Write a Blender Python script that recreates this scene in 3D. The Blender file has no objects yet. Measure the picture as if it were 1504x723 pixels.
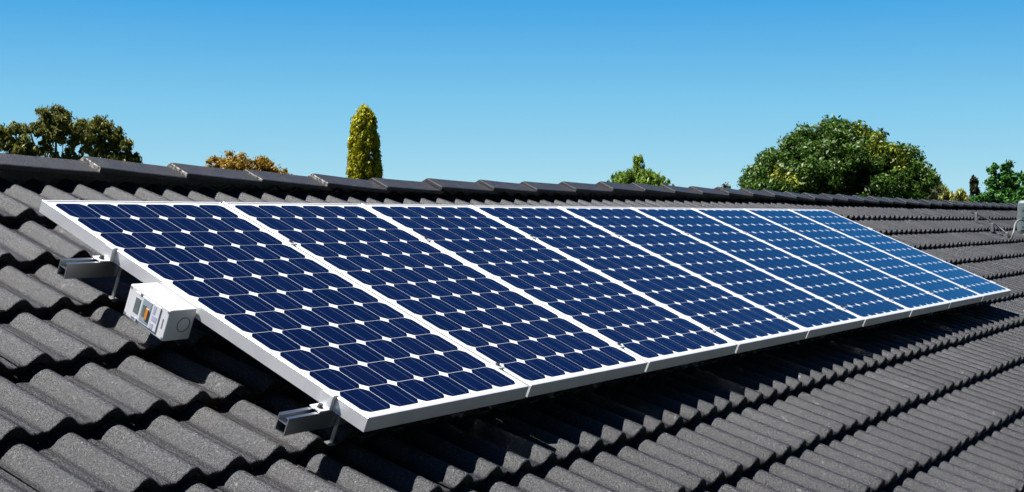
import bpy, bmesh, math, random
import numpy as np
from math import sin, cos, pi, radians, sqrt
from mathutils import Vector, Matrix

S = bpy.context.scene
COL = S.collection
rng = np.random.default_rng(7)
random.seed(7)

# ------------------------------------------------------------------ camera
cam_d = bpy.data.cameras.new('camera')
cam = bpy.data.objects.new('camera', cam_d)
COL.objects.link(cam)
cam_d.sensor_width = 36.0
cam_d.lens = 1873.47 / 1504 * 36.0
cam_d.clip_start = 0.05
cam_d.clip_end = 3000
cam.location = (-2.67865, -3.77309, -0.0556)
YAW, PITCH = 34.4114, -1.343
fw = Vector((cos(radians(YAW)) * cos(radians(PITCH)), sin(radians(YAW)) * cos(radians(PITCH)), sin(radians(PITCH))))
cam.rotation_euler = fw.to_track_quat('-Z', 'Y').to_euler()
S.camera = cam

# ------------------------------------------------------------------ light
SUN_DIR = Vector((-0.262, 0.309, 0.914)).normalized()        # towards the sun
sun_d = bpy.data.lights.new('sun', 'SUN')
sun_d.energy = 5.0
sun_d.angle = radians(0.5)
sun_d.color = (1.0, 0.97, 0.93)
sun = bpy.data.objects.new('sun', sun_d)
COL.objects.link(sun)
sun.rotation_euler = SUN_DIR.to_track_quat('Z', 'Y').to_euler()
sun.location = (-10, 10, 30)

world = bpy.data.worlds.new('World')
S.world = world
world.use_nodes = True
wn, wl = world.node_tree.nodes, world.node_tree.links
for n in list(wn):
    wn.remove(n)
sky = wn.new('ShaderNodeTexSky')
sky.sky_type = 'NISHITA'
sky.sun_disc = False
sky.sun_elevation = math.asin(SUN_DIR.z)
sky.sun_rotation = math.atan2(SUN_DIR.x, SUN_DIR.y)
sky.altitude = 300
sky.air_density = 1.0
sky.dust_density = 0.1
sky.ozone_density = 2.0
hs = wn.new('ShaderNodeHueSaturation')
hs.inputs['Hue'].default_value = 0.485
hs.inputs['Saturation'].default_value = 1.35
hs.inputs['Value'].default_value = 1.0
bg = wn.new('ShaderNodeBackground')
bg.inputs['Strength'].default_value = 0.07
wo = wn.new('ShaderNodeOutputWorld')
EXPO, SKYS = 0.9, 0.06
bg.inputs['Strength'].default_value = SKYS
# the deep clear-day blue: the Nishita sky graded by elevation
tc = wn.new('ShaderNodeTexCoord')
nv = wn.new('ShaderNodeVectorMath'); nv.operation = 'NORMALIZE'
wl.new(tc.outputs['Generated'], nv.inputs[0])
sx = wn.new('ShaderNodeSeparateXYZ')
wl.new(nv.outputs[0], sx.inputs[0])
ab = wn.new('ShaderNodeMath'); ab.operation = 'MAXIMUM'
ab.inputs[1].default_value = 0.0
wl.new(sx.outputs['Z'], ab.inputs[0])
sq = wn.new('ShaderNodeMath'); sq.operation = 'POWER'
sq.inputs[1].default_value = 0.5
wl.new(ab.outputs[0], sq.inputs[0])
rp = wn.new('ShaderNodeValToRGB')
stops = [(0.0, (0.42, 0.74, 0.88)), (0.16, (0.38, 0.71, 0.87)), (0.29, (0.21, 0.575, 0.85)), (0.40, (0.065, 0.39, 0.79)), (0.46, (0.022, 0.275, 0.73)), (0.60, (0.008, 0.085, 0.33)), (1.0, (0.003, 0.03, 0.12))]
el = rp.color_ramp.elements
while len(el) < len(stops):
    el.new(0.5)
for e_, (p_, c_) in zip(el, stops):
    e_.position = p_
    e_.color = (*c_, 1)
wl.new(sq.outputs[0], rp.inputs['Fac'])
sc_ = wn.new('ShaderNodeVectorMath'); sc_.operation = 'SCALE'
sc_.inputs['Scale'].default_value = 1 / (2 ** EXPO * SKYS)
# unseen sky behind the camera, dimmed to cut fill on the frame fronts
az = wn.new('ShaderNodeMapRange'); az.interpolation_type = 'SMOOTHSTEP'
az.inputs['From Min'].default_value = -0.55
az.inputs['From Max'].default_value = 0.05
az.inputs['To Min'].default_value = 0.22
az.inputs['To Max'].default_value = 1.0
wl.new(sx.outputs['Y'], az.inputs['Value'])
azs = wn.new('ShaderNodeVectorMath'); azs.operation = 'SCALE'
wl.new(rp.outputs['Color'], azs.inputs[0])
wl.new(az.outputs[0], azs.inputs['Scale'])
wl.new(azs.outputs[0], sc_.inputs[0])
mxs = wn.new('ShaderNodeMixRGB')
mxs.inputs['Fac'].default_value = 0.93
wl.new(sky.outputs[0], hs.inputs['Color'])
wl.new(hs.outputs[0], mxs.inputs['Color1'])
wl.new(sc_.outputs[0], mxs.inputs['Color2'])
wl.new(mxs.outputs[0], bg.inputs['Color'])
wl.new(bg.outputs[0], wo.inputs['Surface'])

S.view_settings.view_transform = 'Standard'
S.view_settings.look = 'None'
S.view_settings.exposure = EXPO
S.view_settings.gamma = 1.0
S.cycles.max_bounces = 6
S.cycles.transparent_max_bounces = 8

# ------------------------------------------------------------------ materials
def mat(name, col=(0.5, 0.5, 0.5), rough=0.5, metal=0.0, spec=0.5, coat=0.0, coat_rough=0.03):
    m = bpy.data.materials.new(name)
    m.use_nodes = True
    b = m.node_tree.nodes['Principled BSDF']
    b.inputs['Base Color'].default_value = (*col, 1)
    b.inputs['Roughness'].default_value = rough
    b.inputs['Metallic'].default_value = metal
    b.inputs['Specular IOR Level'].default_value = spec
    b.inputs['Coat Weight'].default_value = coat
    b.inputs['Coat Roughness'].default_value = coat_rough
    return m

class NT:
    """small helper to wire shader nodes"""
    def __init__(self, m):
        self.t = m.node_tree
        self.b = self.t.nodes['Principled BSDF']
    def n(self, kind, **kw):
        x = self.t.nodes.new('ShaderNode' + kind)
        for k, v in kw.items():
            setattr(x, k, v)
        return x
    def l(self, a, b):
        self.t.links.new(a, b)
    def noise(self, vec, scale, detail=4, rough=0.55):
        x = self.n('TexNoise')
        x.inputs['Scale'].default_value = scale
        x.inputs['Detail'].default_value = detail
        x.inputs['Roughness'].default_value = rough
        self.l(vec, x.inputs['Vector'])
        return x.outputs['Fac']
    def ramp(self, fac, stops):
        x = self.n('ValToRGB')
        el = x.color_ramp.elements
        while len(el) < len(stops):
            el.new(0.5)
        for e, (p, c) in zip(el, stops):
            e.position = p
            e.color = (*c, 1) if len(c) == 3 else c
        self.l(fac, x.inputs['Fac'])
        return x.outputs['Color']
    def mix(self, fac, a, b, mode='MIX'):
        x = self.n('MixRGB', blend_type=mode)
        for s, v in (('Fac', fac), ('Color1', a), ('Color2', b)):
            if isinstance(v, (int, float)):
                x.inputs[s].default_value = v
            elif isinstance(v, tuple):
                x.inputs[s].default_value = (*v, 1)
            else:
                self.l(v, x.inputs[s])
        return x.outputs['Color']
    def bump(self, h, strength, dist):
        x = self.n('Bump')
        x.inputs['Strength'].default_value = strength
        x.inputs['Distance'].default_value = dist
        self.l(h, x.inputs['Height'])
        self.l(x.outputs['Normal'], self.b.inputs['Normal'])
        return x

def tile_material(name, dark, light, per_tile=True):
    m = mat(name, rough=0.55, spec=0.6)
    t = NT(m)
    geo = t.n('NewGeometry')
    pos = geo.outputs['Position']
    g1 = t.noise(pos, 150, 3, 0.75)
    base = t.ramp(g1, [(0.40, dark), (0.53, tuple((a + b) / 2 for a, b in zip(dark, light))), (0.62, light), (0.72, tuple(min(1, c * 5) for c in light))])
    big = t.noise(pos, 3.0, 5, 0.6)
    base = t.mix(t.ramp(big, [(0.56, (0, 0, 0)), (0.75, (0.3, 0.3, 0.3))]), base, (0.07, 0.060, 0.052))
    mid = t.noise(pos, 14, 4, 0.6)
    base = t.mix(0.55, base, t.ramp(mid, [(0.3, (0.55, 0.55, 0.56)), (0.7, (1.25, 1.24, 1.2))]), 'MULTIPLY')
    # sparse pale lichen and long dark run-off streaks
    lich = t.noise(pos, 26, 2, 0.5)
    base = t.mix(t.ramp(lich, [(0.70, (0, 0, 0)), (0.76, (0.6, 0.6, 0.6))]), base, (0.17, 0.17, 0.15))
    mp = t.n('Mapping')
    mp.inputs['Scale'].default_value = (16, 1.4, 1.4)
    t.l(pos, mp.inputs['Vector'])
    st = t.noise(mp.outputs[0], 1.0, 4, 0.6)
    base = t.mix(0.7, base, t.ramp(st, [(0.32, (0.62, 0.61, 0.63)), (0.55, (1, 1, 1)), (0.75, (1.18, 1.17, 1.12))]), 'MULTIPLY')
    if per_tile:
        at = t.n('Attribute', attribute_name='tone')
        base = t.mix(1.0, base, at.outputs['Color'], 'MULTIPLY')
    t.l(base, t.b.inputs['Base Color'])
    rr = t.n('MapRange')
    rr.inputs['To Min'].default_value = 0.36
    rr.inputs['To Max'].default_value = 0.54
    t.l(mid, rr.inputs['Value'])
    t.l(rr.outputs[0], t.b.inputs['Roughness'])
    t.bump(g1, 0.9, 0.005)
    return m

M = {}
M['tile'] = tile_material('roof tile', (0.0020, 0.0021, 0.003), (0.036, 0.037, 0.043))
M['cap'] = tile_material('ridge tile', (0.026, 0.026, 0.029), (0.046, 0.046, 0.049), False)

def mortar():
    m = mat('weathered mortar', rough=0.9)
    t = NT(m)
    pos = t.n('NewGeometry').outputs['Position']
    t.l(t.ramp(t.noise(pos, 60, 4, 0.7), [(0.42, (0.05, 0.048, 0.045)), (0.52, (0.3, 0.28, 0.25)), (0.65, (0.6, 0.57, 0.53))]), t.b.inputs['Base Color'])
    t.bump(t.noise(pos, 120, 3), 0.6, 0.004)
    return m
M['mortar'] = mortar()

def frame_mat():
    m = mat('white anodised frame', (0.78, 0.78, 0.79), 0.38, 0.0, 0.5)
    t = NT(m)
    pos = t.n('NewGeometry').outputs['Position']
    t.l(t.ramp(t.noise(pos, 9, 5, 0.6), [(0.3, (0.70, 0.70, 0.71)), (0.6, (0.8, 0.8, 0.81))]), t.b.inputs['Base Color'])
    return m
M['frame'] = frame_mat()
M['frame'].node_tree.nodes['Principled BSDF'].inputs['Metallic'].default_value = 0.42
M['backsheet'] = mat('white backsheet under glass', (0.78, 0.79, 0.8), 0.5, 0, 0.3, 1.0, 0.03)

def cell_mat():
    m = mat('silicon cell under glass', (0.012, 0.02, 0.09), 0.3, 0.0, 0.5, 1.0, 0.03)
    t = NT(m)
    geo = t.n('NewGeometry')
    c = t.ramp(geo.outputs['Random Per Island'], [(0.0, (0.0016, 0.002, 0.011)), (0.5, (0.0022, 0.003, 0.016)), (1.0, (0.0028, 0.003, 0.0135))])
    n1 = t.noise(geo.outputs['Position'], 25, 3)
    c = t.mix(0.5, c, t.ramp(n1, [(0.3, (0.75, 0.75, 0.8)), (0.7, (1.2, 1.2, 1.15))]), 'MULTIPLY')
    t.l(c, t.b.inputs['Base Color'])
    n2 = t.noise(geo.outputs['Position'], 3, 4)
    rr = t.n('MapRange')
    rr.inputs['To Min'].default_value = 0.02
    rr.inputs['To Max'].default_value = 0.10
    t.l(n2, rr.inputs['Value'])
    t.l(rr.outputs[0], t.b.inputs['Coat Roughness'])
    return m
M['cell'] = cell_mat()
M['cell'].node_tree.nodes['Principled BSDF'].inputs['Coat Weight'].default_value = 0.13
M['cell'].node_tree.nodes['Principled BSDF'].inputs['Specular IOR Level'].default_value = 0.9
M['cell'].node_tree.nodes['Principled BSDF'].inputs['Specular Tint'].default_value = (0.08, 0.25, 1.0, 1)
M['cell'].node_tree.nodes['Principled BSDF'].inputs['Roughness'].default_value = 0.14
M['busbar'] = mat('tinned busbar', (0.12, 0.15, 0.24), 0.35, 0.3, 0.5, 1.0, 0.03)
M['alu'] = mat('mill finish aluminium', (0.55, 0.58, 0.6), 0.34, 1.0)
M['alu_dull'] = mat('galvanised steel', (0.3, 0.3, 0.3), 0.55, 0.7)
M['bolt'] = mat('dark bolt head', (0.08, 0.08, 0.085), 0.4, 0.8)
M['box_white'] = mat('white plastic enclosure', (0.8, 0.79, 0.8), 0.35)
M['box_line'] = mat('moulded line shadow grey', (0.22, 0.23, 0.26), 0.5)
M['win_grey'] = mat('smoked window', (0.16, 0.2, 0.2), 0.1, 0, 0.6)
M['win_blue'] = mat('clear window over pale switch', (0.34, 0.42, 0.48), 0.15, 0, 0.6)
M['orange'] = mat('orange switch toggle', (0.75, 0.3, 0.05), 0.45)
M['label'] = mat('lilac grey sticker', (0.5, 0.52, 0.68), 0.5)
M['black'] = mat('black rubber', (0.015, 0.015, 0.015), 0.6)
M['cooler'] = mat('grey green plastic', (0.15, 0.19, 0.19), 0.5)
M['cooler_dark'] = mat('dark louvre slot', (0.07, 0.08, 0.09), 0.7)
M['pipe'] = mat('dark conduit', (0.03, 0.03, 0.033), 0.45)
M['cable'] = mat('pale grey cable', (0.22, 0.22, 0.21), 0.5)
M['wall'] = mat('cream render', (0.5, 0.45, 0.36), 0.9)
M['gutter'] = mat('charcoal painted steel', (0.05, 0.05, 0.055), 0.4)

def bark(name, a, b):
    m = mat(name, rough=0.9)
    t = NT(m)
    pos = t.n('NewGeometry').outputs['Position']
    t.l(t.ramp(t.noise(pos, 8, 5), [(0.3, a), (0.7, b)]), t.b.inputs['Base Color'])
    return m
M['bark_pale'] = bark('pale gum bark', (0.16, 0.13, 0.11), (0.36, 0.31, 0.27))
M['bark'] = bark('brown bark', (0.05, 0.04, 0.03), (0.13, 0.10, 0.075))

def leaf_mat(name, rough=0.5, trans=0.25):
    m = mat(name, rough=rough, spec=0.35)
    t = NT(m)
    at = t.n('Attribute', attribute_name='leafcol')
    t.l(at.outputs['Color'], t.b.inputs['Base Color'])
    tr = t.n('BsdfTranslucent')
    t.l(at.outputs['Color'], tr.inputs['Color'])
    mx = t.n('MixShader')
    mx.inputs[0].default_value = trans
    out = t.t.nodes['Material Output']
    t.l(t.b.outputs[0], mx.inputs[1])
    t.l(tr.outputs[0], mx.inputs[2])
    t.l(mx.outputs[0], out.inputs['Surface'])
    return m
M['leaf'] = leaf_mat('leaves', 0.5)
M['leaf_gloss'] = leaf_mat('glossy leaves', 0.45, 0.2)

def ground_mat():
    m = mat('dry lawn', rough=0.95)
    t = NT(m)
    pos = t.n('NewGeometry').outputs['Position']
    c = t.ramp(t.noise(pos, 0.35, 6, 0.65), [(0.3, (0.025, 0.035, 0.014)), (0.55, (0.05, 0.058, 0.026)), (0.75, (0.09, 0.08, 0.05))])
    t.l(c, t.b.inputs['Base Color'])
    t.bump(t.noise(pos, 20, 4), 0.5, 0.05)
    return m
M['ground'] = ground_mat()

# ------------------------------------------------------------------ helpers
def mk(name, V, F, m, parent=None, smooth=False, loc=None, kind=None):
    """one mesh object from vertices and faces (list, or an (n,4) array of quads)"""
    me = bpy.data.meshes.new(name)
    V = np.asarray(V, dtype=np.float32)
    if isinstance(F, np.ndarray):
        nf, k = F.shape
        me.vertices.add(len(V))
        me.vertices.foreach_set('co', V.ravel())
        me.loops.add(nf * k)
        me.loops.foreach_set('vertex_index', F.astype(np.int32).ravel())
        me.polygons.add(nf)
        me.polygons.foreach_set('loop_start', np.arange(0, nf * k, k, dtype=np.int32))
        me.polygons.foreach_set('loop_total', np.full(nf, k, dtype=np.int32))
        me.update(calc_edges=True)
        me.validate()
    else:
        me.from_pydata(V.tolist(), [], F)
    if smooth:
        me.polygons.foreach_set('use_smooth', np.ones(len(me.polygons), dtype=bool))
    me.materials.append(m)
    o = bpy.data.objects.new(name, me)
    COL.objects.link(o)
    if parent is not None:
        o.parent = parent
    if loc is not None:
        o.location = loc
    if kind:
        o['kind'] = kind
    return o

def mkb(name, bm, m, parent=None, smooth=False):
    me = bpy.data.meshes.new(name)
    bmesh.ops.recalc_face_normals(bm, faces=bm.faces)
    bm.to_mesh(me)
    bm.free()
    if smooth:
        me.polygons.foreach_set('use_smooth', np.ones(len(me.polygons), dtype=bool))
    me.materials.append(m)
    o = bpy.data.objects.new(name, me)
    COL.objects.link(o)
    if parent is not None:
        o.parent = parent
    return o

def box(bm, x0, x1, y0, y1, z0, z1, bev=0.0, seg=2):
    r = bmesh.ops.create_cube(bm, size=1.0)
    vs = r['verts']
    for v in vs:
        v.co = Vector((x0 + (v.co.x + .5) * (x1 - x0), y0 + (v.co.y + .5) * (y1 - y0), z0 + (v.co.z + .5) * (z1 - z0)))
    if bev:
        es = list({e for v in vs for e in v.link_edges})
        bmesh.ops.bevel(bm, geom=es, offset=bev, segments=seg, affect='EDGES', profile=0.5)

def cyl(bm, c, r, h, axis='z', seg=16, r2=None):
    R = {'z': Matrix.Identity(4), 'x': Matrix.Rotation(pi / 2, 4, 'Y'), 'y': Matrix.Rotation(pi / 2, 4, 'X')}[axis]
    bmesh.ops.create_cone(bm, cap_ends=True, segments=seg, radius1=r, radius2=r if r2 is None else r2, depth=h,
                          matrix=Matrix.Translation(c) @ R)

def tube(pts, radii, seg=8):
    """tapered tube through points; returns verts, faces"""
    V, F = [], []
    pts = [Vector(p) for p in pts]
    for i, p in enumerate(pts):
        d = (pts[min(i + 1, len(pts) - 1)] - pts[max(i - 1, 0)]).normalized()
        a = d.orthogonal().normalized() if abs(d.z) > 0.99 else d.cross(Vector((0, 0, 1))).normalized()
        b = d.cross(a)
        for k in range(seg):
            t = 2 * pi * k / seg
            V.append(p + (a * cos(t) + b * sin(t)) * radii[i])
    for i in range(len(pts) - 1):
        for k in range(seg):
            F.append([i * seg + k, i * seg + (k + 1) % seg, (i + 1) * seg + (k + 1) % seg, (i + 1) * seg + k])
    F.append([k for k in range(seg)][::-1])
    F.append([(len(pts) - 1) * seg + k for k in range(seg)])
    return [tuple(v) for v in V], F

def join(parts):
    V, F = [], []
    for v, f in parts:
        o = len(V)
        V += list(v)
        F += [[i + o for i in q] for q in f]
    return V, F

def empty(name, loc, rot=(0, 0, 0)):
    o = bpy.data.objects.new(name, None)
    o.empty_display_size = 0.2
    COL.objects.link(o)
    o.location = loc
    o.rotation_euler = rot
    return o

def tag(o, label=None, cat=None, group=None):
    if label:
        o['label'] = label
    if cat:
        o['category'] = cat
    if group:
        o['group'] = group
    return o

def copy_tree(o, parent=None):
    c = o.copy()
    COL.objects.link(c)
    if parent is not None:
        c.parent = parent
    for ch in list(o.children):
        copy_tree(ch, c)
    return c

# ------------------------------------------------------------------ frames of reference
TR, HR = 0.37988, 0.16463           # pitch of the roof, depth of the tile crests below the panel plane's top edge
TP = 0.39992                        # pitch of the panels
SU, SV, U0, V0 = 0.150289, 0.337354, -0.75318, -0.58905   # roll spacing, course gauge and their origins
GROUND = -4.3
EV = np.array([0, -cos(TR), -sin(TR)])
EN = np.array([0, -sin(TR), cos(TR)])
RT_U = np.array([-3, 0.712, 1.179, 1.644, 2.102, 2.57, 3.043, 3.55, 4.02, 4.484, 4.961, 5.419, 6.365, 6.845, 7.319, 7.784, 8.287, 8.745, 9.206, 9.633, 13.4, 17.1, 26])
RT_N = np.array([.056, .054, .040, .032, .0245, .015, .019, .0225, .024, .0335, .042, .0475, .045, .047, .043, .0395, .0315, .024, .0215, .021, -.002, -.0065, -.01])

def ridge_n(u):
    return np.interp(u, RT_U, RT_N)

def sag(u, v):
    """the old roof is not flat: ridge waves, left end sags"""
    u = np.asarray(u, float); v = np.asarray(v, float)
    w = np.clip((0.35 - v) / 0.95, 0, 1)
    w = w * w * (3 - 2 * w)
    a = ridge_n(u) * 0.9 * w
    b = 0.004 * np.exp(-((v - 0.02) / 0.3) ** 2) * np.clip(1.5 - u, 0, 1)
    c = -0.036 * np.clip(-u - 0.12, 0, 1.2) * np.clip((v - 0.3) / 0.5, 0, 1)
    return a + b + c

def RP(u, v, n):
    u = np.asarray(u, float); v = np.asarray(v, float); n = np.asarray(n, float)
    nn = n - HR + sag(u, v)
    return np.stack([u, EV[1] * v + EN[1] * nn, EV[2] * v + EN[2] * nn], -1)

def PPt(u, v, n):
    """point on the panel plane (u along the ridge, v down the slope, n above the glass)"""
    return Vector((u, -v * cos(TP) - n * sin(TP), -v * sin(TP) + n * cos(TP)))

# ------------------------------------------------------------------ ground
gs = 600
mk('ground', [(-gs, -gs, GROUND), (gs, -gs, GROUND), (gs, gs, GROUND), (-gs, gs, GROUND)], [[0, 1, 2, 3]], M['ground'], kind='structure')

# ------------------------------------------------------------------ house
UL, UR = -3.3, 25.0
NC = 15
house = empty('house', (10.8, 0.8, GROUND))
tag(house, 'house under the dark grey tiled roof that carries the solar panels', 'house')
HL = Vector((-10.8, -0.8, -GROUND))           # children keep world coordinates

def tile_field(seg, mirror=None):
    xs = np.linspace(0.0012, 2 * SU - 0.0012, 2 * seg + 1)
    d = np.abs((xs % SU) - SU / 2)
    H, w = 0.034, 0.0485
    prof = np.where(d < w, H * (0.5 + 0.5 * np.cos(np.minimum(d / w, 1) * pi)) ** 0.6, 0) - H
    prof = prof + 0.0025 * np.where(d >= w, (d - w) / (SU / 2 - w), 0)
    STEP = 0.039
    rows = [(0.012, -0.036), (0.0, -0.005), (0.0, -0.005), (0.0015, -0.0015), (0.007, 0.0), (0.06, 0.0), (0.2, 0.0), (0.405, 0.0)]
    nr, ncol = len(rows), len(xs)
    q = []
    for r in range(nr - 1):
        if r == 1:
            continue
        for c in range(ncol - 1):
            a = r * ncol + c
            q.append((a, a + 1, a + ncol + 1, a + ncol))
    q = np.array(q)
    Vs, Fs, tones = [], [], []
    off = 0
    nk = int((UR - UL) / (2 * SU))
    for j in range(1, NC + 1):
        L = 0.405 if j > 1 else 0.50
        k0 = math.floor((UL - U0) / (2 * SU))
        for k in range(k0, k0 + nk):
            ub = U0 - SU / 2 + 2 * SU * k + (SU if j % 2 else 0)
            dv = random.gauss(0, 0.0028)
            dn = random.gauss(0, 0.0016)
            rot = random.gauss(0, 0.006)
            roll = random.gauss(0, 0.006)
            vn = V0 + SV * j + dv
            uu, ss, nn = [], [], []
            for s, dz in rows:
                sc = s if s < 0.4 else L
                uu.append(ub + xs - rot * sc)
                ss.append(np.full(ncol, sc) + rot * (xs - SU))
                nn.append(prof + dz - STEP * sc / SV + dn + roll * (xs - SU))
            uu, ss, nn = np.concatenate(uu), np.concatenate(ss), np.concatenate(nn)
            # chipped noses: irregular front edge
            front = ss < 0.01
            ss = ss + np.where(front, 0.0016 * np.sin(uu * 173 + j * 7) * np.sin(uu * 61 + j), 0)
            Vs.append(RP(uu, vn - ss, nn))
            Fs.append(q + off)
            off += nr * ncol
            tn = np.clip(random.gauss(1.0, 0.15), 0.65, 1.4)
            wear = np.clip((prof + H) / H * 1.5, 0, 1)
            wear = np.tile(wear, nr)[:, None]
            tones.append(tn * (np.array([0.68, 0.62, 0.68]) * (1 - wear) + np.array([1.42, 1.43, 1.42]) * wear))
    return np.concatenate(Vs), np.concatenate(Fs), np.concatenate(tones)

V, F, T = tile_field(13)
V2, F2, T2 = tile_field(4)
YR = 2 * 0.729
V2 = V2 * np.array([1, -1, 1]) + np.array([0, YR, 0])
F2 = F2[:, ::-1]
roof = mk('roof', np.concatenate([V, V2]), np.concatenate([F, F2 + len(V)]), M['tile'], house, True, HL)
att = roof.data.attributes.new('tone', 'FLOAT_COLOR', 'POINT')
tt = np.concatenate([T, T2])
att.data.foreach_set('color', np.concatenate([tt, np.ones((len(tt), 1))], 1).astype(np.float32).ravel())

# sarking board under the tiles, so nothing shows through the laps
e0, e1 = RP(0, -0.63, -0.15), RP(0, 4.5, -0.115)
yb = lambda y: YR - y
vs = []
for x in (UL + 0.05, UR - 0.05):
    for t in (0, -0.03):
        vs += [(x, e1[1], e1[2] + t), (x, e0[1], e0[2] + t), (x, yb(e0[1]), e0[2] + t), (x, yb(e1[1]), e1[2] + t)]
fs = []
for a in range(3):
    fs += [[a, a + 1, a + 9, a + 8], [a + 4, a + 12, a + 13, a + 5]]
    fs += [[a, a + 4, a + 5, a + 1], [a + 8, a + 9, a + 13, a + 12]]
fs += [[0, 8, 12, 4], [3, 7, 15, 11]]
mk('roof_underlay', vs, fs, M['black'], house, False, HL)

# ridge caps: angular tiles, each lapping over its left neighbour
def ridge_cap(u, L, i):
    TH = 0.017
    vl = -0.62
    jn, js = random.gauss(0, 0.003), random.gauss(0, 0.03)
    prof = []                                   # (v offset from lower edge, n above lower edge)
    for s, n in ((0.0, 0.0), (0.004, 0.003), (0.04, 0.004), (0.08, 0.006), (0.112, 0.008), (0.122, 0.0085)):
        prof.append((s, n))
    Vv, Fv = [], []
    us = [0.0, 0.003, 0.03, L * 0.5, L + 0.03]
    lift = [0.010, 0.0135, 0.0135, 0.004, -0.006]
    rings = []
    for uu, lf in zip(us, lift):
        ring = []
        for inner in (0, 1):
            half = []
            for s, n in prof:
                nn = float(ridge_n(u + uu)) + n + lf - inner * TH + jn
                # remove the roof's own sag so that the cap follows the measured ridge
                nn -= float(sag(u + uu, vl - s))
                p = RP(u + uu + js * s, vl - s, nn)
                half.append(p)
            ymid = half[-1][1]
            other = [np.array([p[0], 2 * ymid - p[1], p[2]]) for p in half[:-1]][::-1]
            ring.append(half + other)
        rings.append(ring[0] + ring[1][::-1])
    nr = len(rings[0])
    for r in rings:
        Vv += [tuple(p) for p in r]
    for a in range(len(us) - 1):
        for k in range(nr):
            Fv.append([a * nr + k, a * nr + (k + 1) % nr, (a + 1) * nr + (k + 1) % nr, (a + 1) * nr + k])
    h = nr // 2
    for a, flip in ((0, True), (len(us) - 1, False)):
        for k in range(h - 1):
            f = [a * nr + k, a * nr + k + 1, a * nr + nr - 2 - k, a * nr + nr - 1 - k]
            Fv.append(f[::-1] if flip else f)
    o = mk('ridge_cap', Vv, Fv, M['cap'], roof)
    o.data.materials.append(M['mortar'])
    for p in o.data.polygons:
        if u < 2.2 and max(v for v in p.vertices) < 2 * nr:
            p.material_index = 1
    return o

cap_u = [-3.17, -2.7, -2.23, -1.76, -1.29, -0.82, -0.35, 0.245, 0.712, 1.179, 1.644, 2.102, 2.57, 3.043, 3.551, 4.02, 4.484, 4.961, 5.419, 5.89, 6.365, 6.845, 7.319, 7.784, 8.287, 8.745, 9.206, 9.633]
while cap_u[-1] < UR - 0.6:
    cap_u.append(cap_u[-1] + 0.468)
for i, u in enumerate(cap_u):
    L = (cap_u[i + 1] if i + 1 < len(cap_u) else u + 0.468) - u
    ridge_cap(u, L, i)

# bedding under the caps
bv, bf = [], []
ub_ = np.linspace(UL + 0.05, UR - 0.05, 120)
for u in ub_:
    nt = float(ridge_n(u)) - float(sag(u, -0.675))
    a, b = RP(u, -0.675, -0.09), RP(u, -0.675, nt - 0.014)
    for p in (a, b, np.array([u, YR - b[1], b[2]]), np.array([u, YR - a[1], a[2]])):
        bv.append(tuple(p))
for i in range(len(ub_) - 1):
    for k in range(3):
        bf.append([i * 4 + k, i * 4 + k + 1, i * 4 + k + 5, i * 4 + k + 4])
bf += [[0, 1, 2, 3], [len(bv) - 4, len(bv) - 3, len(bv) - 2, len(bv) - 1]]
mk('ridge_bedding', bv, bf, M['cap'], roof)

# walls, gables, fascia and gutters
ye = float(e1[1]) + 0.0
ze = float(e1[2])
bm = bmesh.new()
yw0, yw1, xw0, xw1 = ye + 0.5, yb(ye) - 0.5, UL + 0.3, UR - 0.3
for x in (xw0, xw1):
    zt = ze + 0.5 * math.tan(TR) - 0.06
    ap = e0[2] - 0.1
    pts = [(x, yw0, GROUND), (x, yw1, GROUND), (x, yw1, zt), (x, YR / 2, ap), (x, yw0, zt)]
    bm.faces.new([bm.verts.new(p) for p in pts])
for y in (yw0, yw1):
    zt = ze + 0.5 * math.tan(TR) - 0.06
    bm.faces.new([bm.verts.new(p) for p in [(xw0, y, GROUND), (xw1, y, GROUND), (xw1, y, zt), (xw0, y, zt)]])
o = mkb('wall', bm, M['wall'], house)
o.location = HL
for sgn, y in ((-1, ye), (1, yb(ye))):
    bm = bmesh.new()
    box(bm, UL, UR, min(y + sgn * 0.01, y + sgn * 0.13), max(y + sgn * 0.01, y + sgn * 0.13), ze - 0.17, ze - 0.05, 0.01)
    o = mkb('gutter', bm, M['gutter'], house)
    o.location = HL
    bm = bmesh.new()
    box(bm, UL + 0.02, UR - 0.02, min(y, y - sgn * 0.025), max(y, y - sgn * 0.025), ze - 0.24, ze - 0.035)
    o = mkb('fascia', bm, M['wall'], house)
    o.location = HL

# ------------------------------------------------------------------ solar panels
PW, PL, GAP, TH = 0.804, 1.58, 0.016, 0.044
PITCHU = PW + GAP

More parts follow.
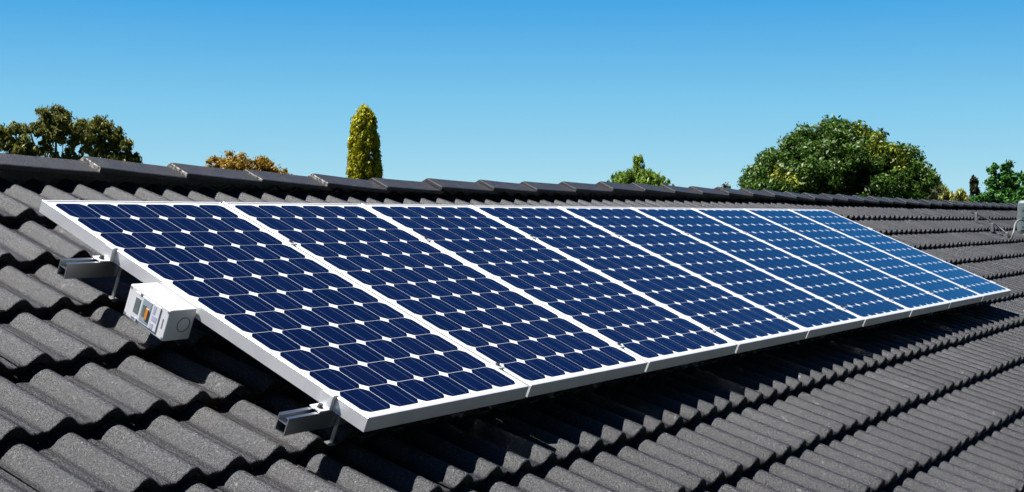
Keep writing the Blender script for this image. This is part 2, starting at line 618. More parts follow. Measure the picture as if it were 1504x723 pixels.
def make_panel():
    root = empty('solar_panel', (0, 0, 0), (TP, 0, 0))     # local x along the ridge, y up the slope, z off the glass
    # frame: a mitred channel, lip 11 mm wide
    lip = 0.0115
    ring = [  # (inset, z)
        (0.0, -TH), (0.0, -0.0012), (0.0012, 0.0), (lip - 0.0008, 0.0), (lip, -0.0008), (lip, -0.006), (0.0022, -0.008), (0.0022, -TH + 0.002), (0.03, -TH + 0.002), (0.03, -TH)]
    V, F = [], []
    nr = len(ring)
    for cx, cy in ((0, 0), (1, 0), (1, 1), (0, 1)):
        for ins, z in ring:
            x = ins if cx == 0 else PW - ins
            y = -PL + ins if cy == 0 else -ins
            V.append((x, y, z))
    for c in range(4):
        for k in range(nr):
            a, b = c * nr, ((c + 1) % 4) * nr
            k2 = (k + 1) % nr
            F.append([a + k, b + k, b + k2, a + k2])
    mk('frame', V, F, M['frame'], root)
    i = lip - 0.002
    bm = bmesh.new()
    box(bm, i, PW - i, -PL + i, -i, -0.0055, -0.0021)
    mkb('backsheet', bm, M['backsheet'], root)
    # 6 x 12 pseudo-square cells
    c, g = 0.1246, 0.0025
    mx = (PW - 6 * c - 5 * g) / 2
    my = (PL - 12 * c - 11 * g) / 2
    V, F, BV, BF = [], [], [], []
    rad = 0.0752
    cut = sqrt(rad ** 2 - (c / 2) ** 2)          # half-length of the straight edge
    shape = []
    a0 = math.atan2(cut, c / 2)
    a1 = pi / 2 - a0
    for qd in range(4):
        for k in range(5):
            a = qd * pi / 2 + a0 + (a1 - a0) * k / 4
            shape.append((rad * cos(a), rad * sin(a)))
    z = -0.0016
    for r in range(12):
        for q in range(6):
            x = mx + q * (c + g) + c / 2
            y = -(my + r * (c + g) + c / 2)
            o0 = len(V)
            V += [(x + a, y + b, z) for a, b in shape]
            F.append(list(range(o0, o0 + len(shape))))
            for s in (-1, 1):
                xb = x + s * 0.031
                w, hh = 0.0009, c / 2 - 0.002
                b0 = len(BV)
                BV += [(xb - w, y - hh, z + 0.0003), (xb + w, y - hh, z + 0.0003), (xb + w, y + hh, z + 0.0003), (xb - w, y + hh, z + 0.0003)]
                BF.append([b0, b0 + 1, b0 + 2, b0 + 3])
    nc = len(F)
    o0 = len(V)
    cells = mk('solar_cells', V + BV, F + [[i + o0 for i in f] for f in BF], M['cell'], root)
    cells.data.materials.append(M['busbar'])
    for p in cells.data.polygons:
        p.material_index = 0 if p.index < nc else 1
    # junction box on the back
    bm = bmesh.new()
    box(bm, PW / 2 - 0.06, PW / 2 + 0.06, -0.2, -0.1, -0.03, -0.0056, 0.004)
    mkb('junction_box', bm, M['black'], root)
    return root

ords = ['nearest', 'second', 'third', 'fourth', 'fifth', 'sixth', 'seventh', 'eighth', 'farthest']
plab = ['leftmost and nearest solar panel of the row, with the white isolator box at its side',
        'second solar panel from the left end, next to the panel with the white box',
        'third solar panel from the left end of the row',
        'fourth solar panel from the left end of the row',
        'middle solar panel of the row of nine',
        'fourth solar panel from the far right end of the row',
        'third solar panel from the far right end of the row',
        'second solar panel from the far right end, bright blue with sky reflection',
        'farthest solar panel, at the right end of the row with bare tiles beyond it']
p0 = make_panel()
panels = []
for i in range(9):
    p = p0 if i == 0 else copy_tree(p0)
    p.location = PPt(i * PITCHU, random.gauss(0, 0.0008) if i else 0, 0)
    tag(p, plab[i], 'solar panel', 'solar panels in a row on the roof')
    panels.append(p)
UEND = 8 * PITCHU + PW

# ------------------------------------------------------------------ mounting rails
def rail(v, label):
    root = empty('mounting_rail', PPt(0, v, -TH), (TP, 0, 0))
    u0, u1 = -0.172, UEND + 0.07
    bm = bmesh.new()
    z0 = -0.0005
    for y0, y1, za, zb in ((-0.020, -0.0165, -0.052, 0), (0.0165, 0.020, -0.052, 0), (-0.0166, -0.009, -0.0035, -0.0002), (0.009, 0.0166, -0.0035, -0.0002),
                           (-0.0166, 0.0166, -0.0215, -0.0185), (-0.0166, 0.0166, -0.0515, -0.0485)):
        box(bm, u0 if za < -0.04 and zb == 0 else u0 + 0.0006, u1, y0, y1, za + z0, zb + z0)
    mkb('channel', bm, M['alu'], root)
    # clamps
    for s, ue in ((-1, 0.0), (1, UEND)):
        bm = bmesh.new()
        a, b = (ue - 0.0145, ue - 0.0008) if s < 0 else (ue + 0.0008, ue + 0.0145)
        box(bm, a, b, -0.020, 0.024, 0.0015, TH + 0.0022, 0.0015)
        a2, b2 = (ue - 0.012, ue + 0.007) if s < 0 else (ue - 0.007, ue + 0.012)
        box(bm, a2, b2, -0.0195, 0.0235, TH + 0.0012, TH + 0.0042, 0.001)
        a3, b3 = (ue - 0.052, ue - 0.013) if s < 0 else (ue + 0.013, ue + 0.052)
        box(bm, a3, b3, -0.0195, 0.0235, 0.001, 0.0055, 0.0012)
        cl = mkb('end_clamp', bm, M['frame'], root)
        bm = bmesh.new()
        cyl(bm, (ue + s * 0.032, 0.001, 0.0105), 0.0075, 0.010, 'z', 6)
        cyl(bm, (ue + s * 0.032, 0.001, 0.0060), 0.0095, 0.002, 'z', 16)
        mkb('bolt', bm, M['bolt'], cl)
    for k in range(1, 9):
        uc = k * PITCHU - GAP / 2
        bm = bmesh.new()
        box(bm, uc - 0.017, uc + 0.017, -0.02, 0.02, TH + 0.001, TH + 0.0045, 0.001)
        box(bm, uc - 0.006, uc + 0.006, -0.019, 0.019, 0.002, TH + 0.001)
        cl = mkb('mid_clamp', bm, M['frame'], root)
        bm = bmesh.new()
        cyl(bm, (uc, 0.0, TH + 0.0085), 0.0075, 0.008, 'z', 6)
        mkb('bolt', bm, M['bolt'], cl)
    # roof hooks: strap from the rail down to the tile, foot up the slope under the next course
    depth = HR - v * sin(TP - TR) - TH        # rail top to tile crest
    for k in range(7):
        uh = 0.03 + k * 1.17
        bm = bmesh.new()
        zb = -depth - 0.012
        box(bm, uh - 0.002, uh + 0.002, -0.034, -0.0212, zb, -0.012, 0.0008)
        box(bm, uh - 0.012, uh + 0.012, -0.036, -0.012, zb - 0.005, zb - 0.0005, 0.001)
        mkb('roof_hook', bm, M['alu_dull'], root)
    tag(root, label, 'mounting rail', 'aluminium rails under the solar panels')
    return root

rail(0.402, 'upper aluminium mounting rail sticking out above the white isolator box')
rail(1.434, 'lower aluminium mounting rail sticking out beside the front corner of the nearest panel')

# ------------------------------------------------------------------ isolator box on the left side of the first panel
def isolator():
    root = empty('isolator_box', PPt(-0.0045, 0.747, -0.062), (TP, 0, 0))
    x0, x1, y0, y1, z0, z1 = -0.104, 0.0, -0.0985, 0.0985, -0.053, 0.051
    bm = bmesh.new()
    box(bm, x0, x1, y0, y1, z0, z1, 0.005, 3)
    body = mkb('enclosure', bm, M['box_white'], root, False)
    def face(s0, s1, t0, t1, m, name, out=0.001, deep=0.002, par=root, bev=0.0006):
        bm = bmesh.new()
        ya, ybb = y1 - s1 * (y1 - y0), y1 - s0 * (y1 - y0)
        za, zb = z1 - t1 * (z1 - z0), z1 - t0 * (z1 - z0)
        box(bm, x0 - out, x0 + deep, ya, ybb, za, zb, bev)
        return mkb(name, bm, m, par)
    cov = face(0.175, 0.80, 0.10, 0.88, M['box_white'], 'hinged_cover', 0.0025, 0.002)
    face(0.215, 0.335, 0.235, 0.71, M['win_grey'], 'window', 0.0035, 0.0, cov)
    w2 = face(0.385, 0.60, 0.13, 0.82, M['win_blue'], 'window', 0.0035, 0.0, cov)
    face(0.50, 0.565, 0.36, 0.70, M['orange'], 'switch_toggle', 0.0065, -0.002, cov, 0.001)
    face(0.41, 0.48, 0.3, 0.66, M['win_grey'], 'switch_body', 0.0045, -0.002, cov)
    face(0.645, 0.70, 0.14, 0.40, M['label'], 'sticker', 0.0031, 0.0, cov, 0)
    face(0.655, 0.765, 0.44, 0.60, M['label'], 'sticker', 0.0031, 0.0, cov, 0)
    face(0.65, 0.72, 0.68, 0.86, M['label'], 'sticker', 0.0031, 0.0, cov, 0)
    face(0.29, 0.33, 0.06, 0.13, M['box_line'], 'latch', 0.004, 0.0, root, 0.0008)
    face(0.30, 0.34, 0.84, 0.96, M['label'], 'latch', 0.004, 0.0, root, 0.0008)
    face(0.885, 0.905, 0.35, 0.66, M['box_line'], 'slot', 0.0006, 0.0, root, 0)
    for yy in (y0 + 0.008, y1 - 0.008):
        for zz in (z0 + 0.009, z1 - 0.009):
            bm = bmesh.new()
            cyl(bm, (x0 - 0.0002, yy, zz), 0.0035, 0.0016, 'x', 12)
            mkb('screw', bm, M['box_line'], body)
    # knockout on the downhill end
    bm = bmesh.new()
    xc, zc, n = -0.040, 0.0, 36
    rin, rout = 0.0225, 0.0250
    vi = [[bm.verts.new((xc + r * cos(2 * pi * k / n), y0 - h, zc + r * sin(2 * pi * k / n))) for k in range(n)] for r, h in ((rin, 0.0), (rin, 0.0016), (rout, 0.0016), (rout, 0.0))]
    for k in range(n):
        for a in range(3):
            bm.faces.new([vi[a][k], vi[a][(k + 1) % n], vi[a + 1][(k + 1) % n], vi[a + 1][k]])
    mkb('knockout', bm, M['box_line'], body)
    tag(root, 'white plastic isolator box with small windows fixed to the side of the nearest panel', 'switch box')
    return root
isolator()

# ------------------------------------------------------------------ cooler, pipe and cable at the far right
def rw(u, v, n):
    return Vector(RP(u, v, n))

cb = rw(13.90, 0.46, 0)
cool = empty('rooftop_cooler', cb)
HX, HY, ZT = 0.44, 0.27, 0.46
bm = bmesh.new()
box(bm, -HX, HX, -HY, HY, 0.04, ZT, 0.05, 4)
body = mkb('cabinet', bm, M['cooler'], cool)
for x in (-1, 1):
    bm = bmesh.new()
    box(bm, *sorted((x * (HX - 0.005), x * (HX + 0.006))), -HY + 0.06, HY - 0.05, 0.10, ZT - 0.07, 0.003)
    pan = mkb('side_panel', bm, M['cooler'], cool)
    bm = bmesh.new()
    for z in (0.13, 0.24, 0.33):
        box(bm, *sorted((x * (HX + 0.0055), x * (HX + 0.0085))), -HY + 0.08, HY - 0.065, z, z + 0.016)
    mkb('louvre_slots', bm, M['cooler_dark'], pan)
for y in (-1, 1):
    bm = bmesh.new()
    box(bm, -HX + 0.06, HX - 0.06, *sorted((y * (HY - 0.005), y * (HY + 0.006))), 0.10, ZT - 0.07, 0.003)
    pan = mkb('side_panel', bm, M['cooler'], cool)
    bm = bmesh.new()
    for z in (0.13, 0.24, 0.33):
        box(bm, -HX + 0.08, HX - 0.08, *sorted((y * (HY + 0.0055), y * (HY + 0.0085))), z, z + 0.016)
    mkb('louvre_slots', bm, M['cooler_dark'], pan)
bm = bmesh.new()
box(bm, -HX - 0.02, HX + 0.02, -HY - 0.02, HY + 0.02, 0.015, 0.055, 0.012)
mkb('base_tray', bm, M['cooler'], cool)
bm = bmesh.new()
box(bm, -0.24, 0.24, -0.18, 0.18, -0.35, 0.02)
mkb('duct', bm, M['gutter'], cool)
tag(cool, 'pale grey rooftop cooler standing on the tiles at the right edge of the photo', 'air cooler')

pts = [rw(12.75, -0.22, 0.06), rw(12.6, 0.0, 0.075), rw(12.42, 0.18, 0.06), rw(12.2, 0.40, 0.015)]
base = pts[0]
v, f = tube([p - base for p in pts], [0.013, 0.013, 0.013, 0.013], 8)
o = mk('conduit_pipe', v, f, M['pipe'], None, True, base)
tag(o, 'thin dark conduit pipe lying across the tiles left of the rooftop cooler', 'pipe')
for q in (0.12, 0.55, 0.92):
    pp = pts[0].lerp(pts[-1], q) - base
    bm = bmesh.new()
    box(bm, pp.x - 0.016, pp.x + 0.016, pp.y - 0.016, pp.y + 0.016, pp.z - 0.07, pp.z + 0.03, 0.003)
    mkb('pipe_saddle', bm, M['alu_dull'], o)
pts = [rw(12.2, 0.42, -0.01), rw(12.22, 0.41, 0.08), rw(12.38, 0.36, 0.16), rw(12.65, 0.34, 0.195), rw(12.95, 0.36, 0.16), rw(13.25, 0.42, 0.10), rw(13.47, 0.46, 0.06)]
sm = []
for i in range(len(pts) - 1):
    pa, pb, pc, pd = pts[max(i - 1, 0)], pts[i], pts[i + 1], pts[min(i + 2, len(pts) - 1)]
    for k in range(5):
        t = k / 5
        sm.append(0.5 * ((2 * pb) + (pc - pa) * t + (2 * pa - 5 * pb + 4 * pc - pd) * t * t + (-pa + 3 * pb - 3 * pc + pd) * t ** 3))
sm.append(pts[-1])
base = sm[0].copy()
v, f = tube([p - base for p in sm], [0.011] * len(sm), 8)
o = mk('cable', v, f, M['cable'], None, True, base)
tag(o, 'pale cable looping up from the tiles into the rooftop cooler', 'cable')

# ------------------------------------------------------------------ trees
RZ = radians(YAW - 90)              # local x runs to the right as seen from the roof, local y away from it

def leaves(clumps, n, length, width, cols, orient='out', droop=0.0, shell=0.55, jitter=0.6, seed=1, tint=None, soft=0.0):
    """n kite-shaped leaves in ellipsoidal clumps [(cx,cy,cz,rx,ry,rz,weight)]; returns V, F, colours"""
    g = np.random.default_rng(seed)
    C = np.array([c[:6] for c in clumps], float)
    w = np.array([c[6] if len(c) > 6 else (c[3] * c[4] * c[5]) ** (2 / 3) for c in clumps], float)
    idx = g.choice(len(C), n, p=w / w.sum())
    d = g.normal(size=(n, 3))
    d /= np.linalg.norm(d, axis=1, keepdims=True)
    r = (shell + (1 - shell) * g.random(n)) * (1 + 0.10 * g.normal(size=n))
    if soft:
        r = np.abs(g.normal(size=n)) * soft
    p = C[idx, :3] + d * C[idx, 3:] * r[:, None]
    nrm = d + jitter * g.normal(size=(n, 3))
    nrm /= np.linalg.norm(nrm, axis=1, keepdims=True)
    if orient == 'out':
        ax = g.normal(size=(n, 3)) + d * 0.7
        ax[:, 2] -= droop
    elif orient == 'up':
        ax = g.normal(size=(n, 3)) * 0.28 + d * 0.35
        ax[:, 2] += 1.0
    else:
        ax = g.normal(size=(n, 3)) * 0.35 + d * 0.5
        ax[:, 2] -= 1.0
    ax -= nrm * (ax * nrm).sum(1, keepdims=True)
    ax /= np.linalg.norm(ax, axis=1, keepdims=True) + 1e-9
    b = np.cross(nrm, ax)
    sc = np.clip(1 + 0.3 * g.normal(size=n), 0.45, 1.8)[:, None]
    l, wd = length * sc, width * sc
    bend = nrm * (l * 0.12)
    V = np.stack([p - ax * l * 0.5, p + b * wd * 0.5 + bend, p + ax * l * 0.5 - bend * 0.5, p - b * wd * 0.5 + bend], 1).reshape(-1, 3)
    F = np.arange(n * 4).reshape(-1, 4)
    cols = np.array(cols, float)
    k = g.random(n) * (len(cols) - 1)
    i0 = np.floor(k).astype(int)
    fr = (k - i0)[:, None]
    col = cols[i0] * (1 - fr) + cols[np.minimum(i0 + 1, len(cols) - 1)] * fr
    col = col * np.clip(1 + 0.2 * g.normal(size=(n, 1)), 0.5, 1.6)
    if tint is not None:
        col = tint(p, col, g)
    return V, F, col

def crown_mesh(name, sets, m, parent):
    Vs, Fs, Cs, off = [], [], [], 0
    for V, F, c in sets:
        Vs.append(V); Fs.append(F + off); Cs.append(c); off += len(V)
    o = mk(name, np.concatenate(Vs), np.concatenate(Fs), m, parent)
    c = np.concatenate(Cs)
    a = o.data.attributes.new('leafcol', 'FLOAT_COLOR', 'FACE')
    a.data.foreach_set('color', np.concatenate([c, np.ones((len(c), 1))], 1).astype(np.float32).ravel())
    return o

def subclumps(cx, cy, cz, rx, ry, rz, n, size, seed, zmin=-0.5, rmin=0.85):
    """smaller clumps scattered over the outside of a dome"""
    g = np.random.default_rng(seed)
    out = []
    while len(out) < n:
        d = g.normal(size=3)
        d /= np.linalg.norm(d)
        if d[2] < zmin:
            continue
        r = rmin + (1.03 - rmin) * g.random()
        s = size * (0.7 + 0.6 * g.random())
        out.append((cx + d[0] * rx * r, cy + d[1] * ry * r, cz + d[2] * rz * r, s, s, s * 0.85))
    return out

def trunk(parent, h, r, limbs, m, lean=(0, 0)):
    parts = [tube([(0, 0, -0.1), (lean[0] * 0.3, lean[1] * 0.3, h * 0.35), (lean[0], lean[1], h)], [r * 1.25, r, r * 0.6], 10)]
    for p in limbs:
        n = len(p)
        rr = r * 0.5
        parts.append(tube(p, [rr * (1 - 0.8 * k / (n - 1)) for k in range(n)], 7))
    V, F = join(parts)
    return mk('trunk', V, F, m, parent, True)

TREES = []
def tree_root(name, x, y, label, cat='tree', group='trees behind the roof ridge'):
    t = empty(name, (x, y, GROUND), (0, 0, RZ))
    tag(t, label, cat, group)
    return t
G = -GROUND        # height of the panel datum above the ground

# --- gum trees at the far left
def lumps_in(blobs, k, lo, hi, seed, inner=0.35, zs=0.8):
    g = np.random.default_rng(seed)
    out = []
    for (a, b, c, r) in blobs:
        for _ in range(k):
            d = g.normal(size=3); d /= np.linalg.norm(d)
            rr = r * (inner + (1 - inner) * g.random())
            s = r * (lo + (hi - lo) * g.random())
            out.append((a + d[0] * rr, b + d[1] * rr, c + d[2] * rr * zs, s, s, s * 0.75))
    return out

def gum(x, y, clumps, label, limbs, h, seed, n, lean=(0, 0)):
    t = tree_root('gum_tree', x, y, label)
    trunk(t, h, 0.16, limbs, M['bark_pale'], lean)
    clumps = [(a, b, c - 0.36, r * 1.12) for a, b, c, r in clumps]
    cl = lumps_in(clumps, 12, 0.22, 0.5, seed, 0.2, 0.85)
    s1 = leaves(cl, int(n * 2.3), 0.18, 0.055, [(0.055, 0.08, 0.02), (0.15, 0.17, 0.03), (0.26, 0.24, 0.045), (0.12, 0.15, 0.035)], 'down', seed=seed, soft=0.62)
    crown_mesh('crown', [s1], M['leaf'], t)
    return t

# right = +x, sizes in metres at about 55 m
gum(28.15, 41.78, [(x, y, G + z, r) for x, y, z, r in ((0.25, 0, 3.7, 0.42), (-0.3, 0.2, 3.6, 0.5), (0.55, -0.2, 3.1, 0.42), (0.0, 0.1, 3.1, 0.5), (0.9, 0.1, 2.9, 0.32), (-0.8, 0.3, 3.3, 0.55), (0.5, 0, 2.6, 0.45), (-0.3, 0, 2.5, 0.5), (0.1, 0, 2.0, 0.6), (0.85, 0, 2.5, 0.4), (-0.8, 0, 2.6, 0.5))],
    'olive gum tree at the far left edge, lower than the gum beside it',
    [[(0, 0, G * 0.7), (-0.4, 0, G + 1.8), (-0.8, 0, G + 3.3)], [(0, 0, G * 0.8), (0.3, 0.1, G + 2.0), (0.3, 0, G + 3.5)]], G + 2.0, 11, 6500)
gum(29.57, 40.78, [(x, y, G + z, r) for x, y, z, r in ((-0.45, 0, 4.2, 0.45), (0.05, 0.1, 4.35, 0.42), (0.35, -0.1, 4.25, 0.42), (-0.1, 0, 3.85, 0.5), (0.5, 0.2, 3.85, 0.45), (-0.7, 0, 3.75, 0.4), (1.0, 0.1, 3.9, 0.38), (0.25, 0, 3.4, 0.36), (0.85, 0, 3.4, 0.38), (-1.15, 0.1, 3.85, 0.2), (-1.2, 0, 3.25, 0.28), (-1.0, 0, 2.75, 0.3), (1.3, 0, 3.5, 0.25), (-0.3, 0.2, 3.3, 0.4), (1.15, 0.1, 3.0, 0.3), (-1.25, 0, 2.9, 0.3), (-0.7, 0.1, 2.9, 0.22), (0.55, 0.1, 2.9, 0.2), (0.0, 0, 2.4, 0.5), (0.9, 0, 2.6, 0.3))],
    'tall olive gum tree with sky showing between its thin pale limbs',
    [[(0, 0, G * 0.7), (-0.3, 0, G + 1.8), (-0.5, 0.1, G + 3.0), (-0.6, 0, G + 4.1)], [(0, 0, G * 0.75), (0.25, 0.1, G + 2.0), (0.3, 0.1, G + 3.0), (0.6, 0.1, G + 4.0)],
     [(-0.3, 0, G + 1.8), (-0.8, 0.1, G + 2.5), (-1.1, 0.1, G + 3.7)], [(0.25, 0.1, G + 2.0), (0.75, 0, G + 2.6), (1.0, 0, G + 3.6)], [(0, 0, G + 1.6), (0.05, 0, G + 2.8), (0.0, 0, G + 4.2)]], G + 2.0, 12, 9000)
gum(32.35, 41.19, [(x, y, G + z, r) for x, y, z, r in ((-0.6, 0, 4.15, 0.42), (-0.2, 0.2, 4.2, 0.4), (0.15, 0, 3.95, 0.42), (-0.4, 0.1, 3.7, 0.45), (0.45, 0.1, 3.6, 0.46), (0.75, 0, 3.25, 0.42), (1.0, 0.1, 2.9, 0.36), (0.35, 0.2, 3.15, 0.45), (0.65, 0, 2.75, 0.45), (1.25, 0, 2.6, 0.25), (-0.75, 0.1, 3.4, 0.28), (0.2, 0, 2.6, 0.4), (0.0, 0, 2.1, 0.4), (-0.25, 0.1, 3.2, 0.4), (-0.45, 0.1, 2.8, 0.25), (0.9, 0, 2.4, 0.4))],
    'olive gum tree sloping down to the right at the end of the gum group',
    [[(0, 0, G * 0.7), (-0.2, 0, G + 1.9), (-0.5, 0.1, G + 3.0), (-0.6, 0, G + 4.1)], [(0, 0, G * 0.75), (0.3, 0.1, G + 1.8), (0.6, 0.1, G + 3.0)], [(-0.2, 0, G + 1.9), (-0.8, 0.1, G + 2.7), (-0.8, 0.1, G + 3.5)]], G + 2.0, 13, 9500)

# --- orange brown bush, two rounded crowns
def round_bush(x, y, cx, rx, top, label, seed, lumps):
    t = tree_root('bushy_tree', x, y, label)
    trunk(t, G + 0.2, 0.1, [[(0, 0, G * 0.6), (0.3, 0, G + 0.6)], [(0, 0, G * 0.6), (-0.3, 0.1, G + 0.6)]], M['bark'])
    cl = []
    for (a, c, r) in lumps:
        cl += subclumps(a, 0, c, r, r, r, 16, r * 0.28, seed + int(abs(a) * 50), -0.6, 0.8)
        cl.append((a, 0, c, r * 0.8, r * 0.8, r * 0.8))
    s = leaves(cl, 24000, 0.075, 0.04, [(0.22, 0.13, 0.016), (0.50, 0.30, 0.03), (0.38, 0.235, 0.025), (0.2, 0.165, 0.022)], 'up', seed=seed, soft=0.6)
    crown_mesh('crown', [s], M['leaf'], t)
round_bush(21.95, 22.49, 0, 0.6, 1.7, 'rounded orange brown bushy tree behind the left ridge, the larger of two', 21,
           [(0.0, G + 1.25, 0.42), (-0.30, G + 1.2, 0.36), (0.28, G + 1.28, 0.36), (-0.45, G + 0.9, 0.36), (0.2, G + 0.75, 0.5), (0.42, G + 1.0, 0.3)])
round_bush(23.35, 22.52, 0, 0.55, 1.6, 'smaller orange brown bushy tree stepping down to the right of its larger twin', 22,
           [(-0.22, G + 1.3, 0.32), (0.05, G + 1.2, 0.32), (0.33, G + 1.08, 0.26), (0.0, G + 0.7, 0.45), (0.52, G + 0.92, 0.22), (-0.4, G + 0.9, 0.3)])

# --- golden cypress column
t = tree_root('cypress_tree', 27.5, 22.48, 'tall golden green columnar cypress standing alone behind the ridge')
trunk(t, G, 0.1, [], M['bark'])
g = np.random.default_rng(31)
cl = []
Htop = 3.2 + G
for k in range(520):
    z = 0.5 + (Htop - 0.55) * g.random() ** 0.8
    f = (Htop - z) / 3.2
    R = float(np.interp(Htop - z, [0.0, 0.12, 0.3, 0.7, 1.35, 2.0, 4.0, 7.0], [0.02, 0.15, 0.31, 0.40, 0.47, 0.54, 0.58, 0.4]))
    a = 2 * pi * g.random()
    s = 0.08 + 0.06 * g.random()
    rr = R * (0.66 + 0.3 * g.random())
    cl.append((rr * cos(a), rr * sin(a), z, s, s, s * 2.4))
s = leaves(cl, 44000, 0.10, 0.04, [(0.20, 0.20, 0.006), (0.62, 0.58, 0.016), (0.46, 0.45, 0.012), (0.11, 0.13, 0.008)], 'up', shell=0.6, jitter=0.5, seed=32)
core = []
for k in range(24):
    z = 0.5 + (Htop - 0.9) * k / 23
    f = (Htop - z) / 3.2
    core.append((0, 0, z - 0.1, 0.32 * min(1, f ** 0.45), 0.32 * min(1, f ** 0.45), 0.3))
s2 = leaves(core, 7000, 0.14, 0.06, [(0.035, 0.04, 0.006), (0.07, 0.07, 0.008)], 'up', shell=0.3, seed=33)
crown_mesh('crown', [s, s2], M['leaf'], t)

# --- bright green weeping conifer
t = tree_root('weeping_tree', 23.61, 10.68, 'small bright green tree with drooping fronds peeking over the ridge')
trunk(t, G + 1.0, 0.06, [], M['bark'])
g = np.random.default_rng(41)
sets, twigs = [], []
for k in range(80):
    a = 2 * pi * g.random()
    z0 = G + 0.28 + 0.42 * g.random()
    reach = (1.05 - 0.35 * max(0, (z0 - G)) / 0.95) * (0.6 + 0.5 * g.random())
    if k < 3:
        z0, reach = G + 0.98, 0.16 - 0.04 * k
    up = 0.22 + 0.2 * g.random()
    P = []
    for q in range(9):
        s = q / 8
        P.append((cos(a) * reach * s - 0.02, sin(a) * reach * s, z0 + up * sin(pi * s * 0.75) * 1.2 - 0.26 * s * s))
    for q in range(8):
        for e in range(2):
            p = np.array(P[q]) * 0.5 + np.array(P[q + 1]) * 0.5
            sets.append((p[0], p[1], p[2] - 0.03, 0.045, 0.045, 0.07, 1.0))
s = leaves(sets, 16000, 0.12, 0.024, [(0.06, 0.12, 0.014), (0.17, 0.30, 0.025), (0.30, 0.42, 0.05), (0.09, 0.17, 0.02)], 'down', shell=0.1, seed=42)
crown_mesh('crown', [s], M['leaf'], t)

# --- big broad dark green tree
t = tree_root('broad_tree', 36.73, 10.76, 'large broad dark green tree with patches of yellow new leaves')
trunk(t, G + 0.2, 0.28, [[(0, 0, G * 0.5), (-1.0, 0, G + 0.4), (-2.0, 0.2, G + 1.0)], [(0, 0, G * 0.5), (1.0, 0.3, G + 0.5), (1.9, 0.2, G + 1.2)], [(0, 0, G), (0.2, 0, G + 1.6)],
                         [(0, 0, G * 0.6), (0, -1.2, G + 0.6)], [(0, 0, G * 0.6), (0, 1.2, G + 0.6)]], M['bark'])
dome = [(0.05, 0, G + 0.2, 3.1, 2.8, 2.25), (2.4, 0, G + 0.75, 0.72, 1.0, 1.15), (0.1, 0, G + 1.3, 2.0, 1.8, 1.55)]
cl = []
for i, (dd, k) in enumerate(zip(dome, (300, 34, 90))):
    cl += subclumps(*dd, k, 0.34, 50 + i, -0.4, 0.88)
def tint(p, col, g):
    col = col.copy()
    for (a, c, r) in ((0.95, G + 2.15, 0.62), (1.5, G + 1.75, 0.5), (0.55, G + 2.6, 0.25), (-1.75, G + 0.98, 0.26), (-2.1, G + 1.3, 0.3)):
        d = np.sqrt((p[:, 0] - a) ** 2 + (p[:, 2] - c) ** 2) / r
        m = (g.random(len(p)) < np.clip(1.05 - d, 0, 0.5)) & (p[:, 1] < 1.5)
        col[m] = np.array([0.30, 0.32, 0.03]) * (0.7 + 0.6 * g.random((m.sum(), 1)))
    return col
s = leaves(cl, 80000, 0.13, 0.055, [(0.018, 0.05, 0.008), (0.055, 0.13, 0.016), (0.09, 0.18, 0.022), (0.04, 0.095, 0.012), (0.16, 0.24, 0.035)], 'out', droop=0.2, shell=0.55, jitter=0.8, seed=61, tint=tint)
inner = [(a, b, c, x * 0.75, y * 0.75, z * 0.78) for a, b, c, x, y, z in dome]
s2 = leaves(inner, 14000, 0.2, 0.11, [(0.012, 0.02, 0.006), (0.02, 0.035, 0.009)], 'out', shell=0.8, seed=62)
crown_mesh('crown', [s, s2], M['leaf_gloss'], t)

# --- little shrub tip left of the big tree
t = tree_root('shrub', 35.42, 13.9, 'tiny olive shrub top just left of the large broad tree')
trunk(t, G + 0.4, 0.05, [], M['bark'])
s = leaves([(0, 0, G + 0.75, 0.2, 0.2, 0.28), (0.1, 0, G + 0.3, 0.3, 0.3, 0.4)], 1300, 0.1, 0.045, [(0.05, 0.06, 0.015), (0.1, 0.11, 0.03)], 'out', shell=0.2, seed=65)
crown_mesh('crown', [s], M['leaf'], t)

# --- yellow frond plant
t = tree_root('frond_tree', 33.93, 6.41, 'pale yellow green arching fronds between the large tree and the dark pointed conifer')
trunk(t, G + 0.2, 0.07, [], M['bark'])
g = np.random.default_rng(71)
sets, sets2 = [], []
for k in range(34):
    a = 2 * pi * g.random()
    reach = 0.5 * (0.6 + 0.5 * g.random())
    z0 = G - 0.15 + 0.45 * g.random()
    rise = 0.35 + 0.3 * g.random()
    for q in range(10):
        s_ = q / 9
        sets.append((cos(a) * reach * s_ + 0.08, sin(a) * reach * s_, z0 + rise * sin(pi * s_ * 0.72) - 0.12 * s_, 0.05, 0.05, 0.05, 1.0))
s = leaves(sets, 5200, 0.14, 0.03, [(0.10, 0.12, 0.025), (0.30, 0.31, 0.06), (0.50, 0.48, 0.13), (0.2, 0.21, 0.05)], 'down', shell=0.1, seed=72)
s2 = leaves([(-0.32, 0, G + 0.45, 0.24, 0.3, 0.33), (-0.1, 0.2, G + 0.2, 0.5, 0.4, 0.4)], 2400, 0.11, 0.05, [(0.02, 0.03, 0.01), (0.07, 0.08, 0.02)], 'out', shell=0.2, seed=73)
crown_mesh('crown', [s, s2], M['leaf'], t)

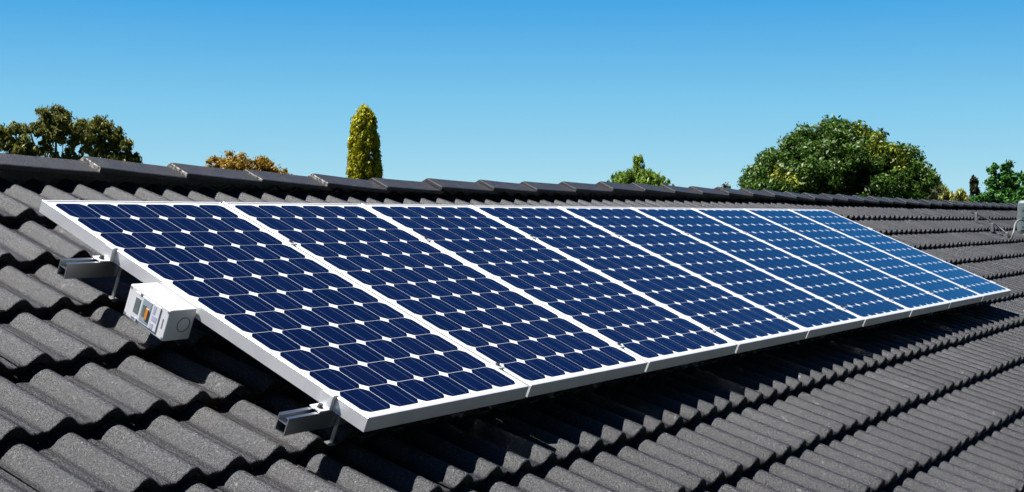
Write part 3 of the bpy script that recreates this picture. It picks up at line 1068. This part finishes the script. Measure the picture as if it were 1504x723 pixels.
# --- dark pointed conifer
t = tree_root('conifer_tree', 45.72, 8.76, 'small dark green pointed conifer near the right edge')
trunk(t, G, 0.06, [], M['bark'])
cl = []
g = np.random.default_rng(81)
for k in range(150):
    z = 0.8 + (G + 0.5) * g.random()
    f = (G + 1.42 - z) / 1.3
    R = 0.33 * min(1, max(0.03, f) ** 0.75)
    a = 2 * pi * g.random()
    cl.append((R * 0.75 * cos(a), R * 0.75 * sin(a), z, 0.10, 0.10, 0.17))
s = leaves(cl, 11000, 0.12, 0.04, [(0.012, 0.022, 0.008), (0.03, 0.042, 0.012), (0.055, 0.06, 0.015)], 'up', shell=0.2, seed=82)
crown_mesh('crown', [s], M['leaf'], t)

# --- green trees at the right edge
def loose(x, y, label, blobs, seed, n):
    t = tree_root('leafy_tree', x, y, label)
    trunk(t, G + 0.5, 0.09, [[(0, 0, G * 0.8), (b[0] * 0.5, 0, G + 0.2), (b[0], 0, b[1])] for b in blobs[:5]], M['bark'])
    cl = []
    g = np.random.default_rng(seed)
    for (a, c, r) in blobs:
        for _ in range(14):
            d = g.normal(size=3); d /= np.linalg.norm(d)
            rr = r * (0.2 + 0.95 * g.random())
            s = r * (0.2 + 0.2 * g.random())
            cl.append((a + d[0] * rr, d[1] * rr, c + d[2] * rr, s, s, s))
    s = leaves(cl, int(n * 1.6), 0.13, 0.06, [(0.03, 0.11, 0.022), (0.065, 0.21, 0.035), (0.12, 0.30, 0.055), (0.04, 0.14, 0.028)], 'out', droop=0.3, seed=seed, soft=0.75)
    crown_mesh('crown', [s], M['leaf'], t)
loose(40.12, 6.43, 'fresh green leafy tree with two upright tips at the right edge',
      [(-0.28, G + 1.45, 0.17), (-0.3, G + 1.1, 0.22), (0.12, G + 1.5, 0.18), (0.1, G + 1.15, 0.25), (0.0, G + 0.7, 0.4), (-0.55, G + 0.55, 0.25), (0.35, G + 0.7, 0.35), (-0.75, G + 0.4, 0.25), (0.0, G + 0.2, 0.6), (0.3, G + 1.15, 0.2), (-0.35, G + 0.75, 0.3)], 91, 9000)
loose(39.38, 5.18, 'fresh green leafy tree cut off by the right edge of the photo',
      [(-0.35, G + 1.2, 0.25), (0.1, G + 1.35, 0.35), (0.4, G + 1.1, 0.4), (0.0, G + 0.7, 0.5), (-0.4, G + 0.6, 0.4), (0.2, G + 0.2, 0.6)], 92, 5500)
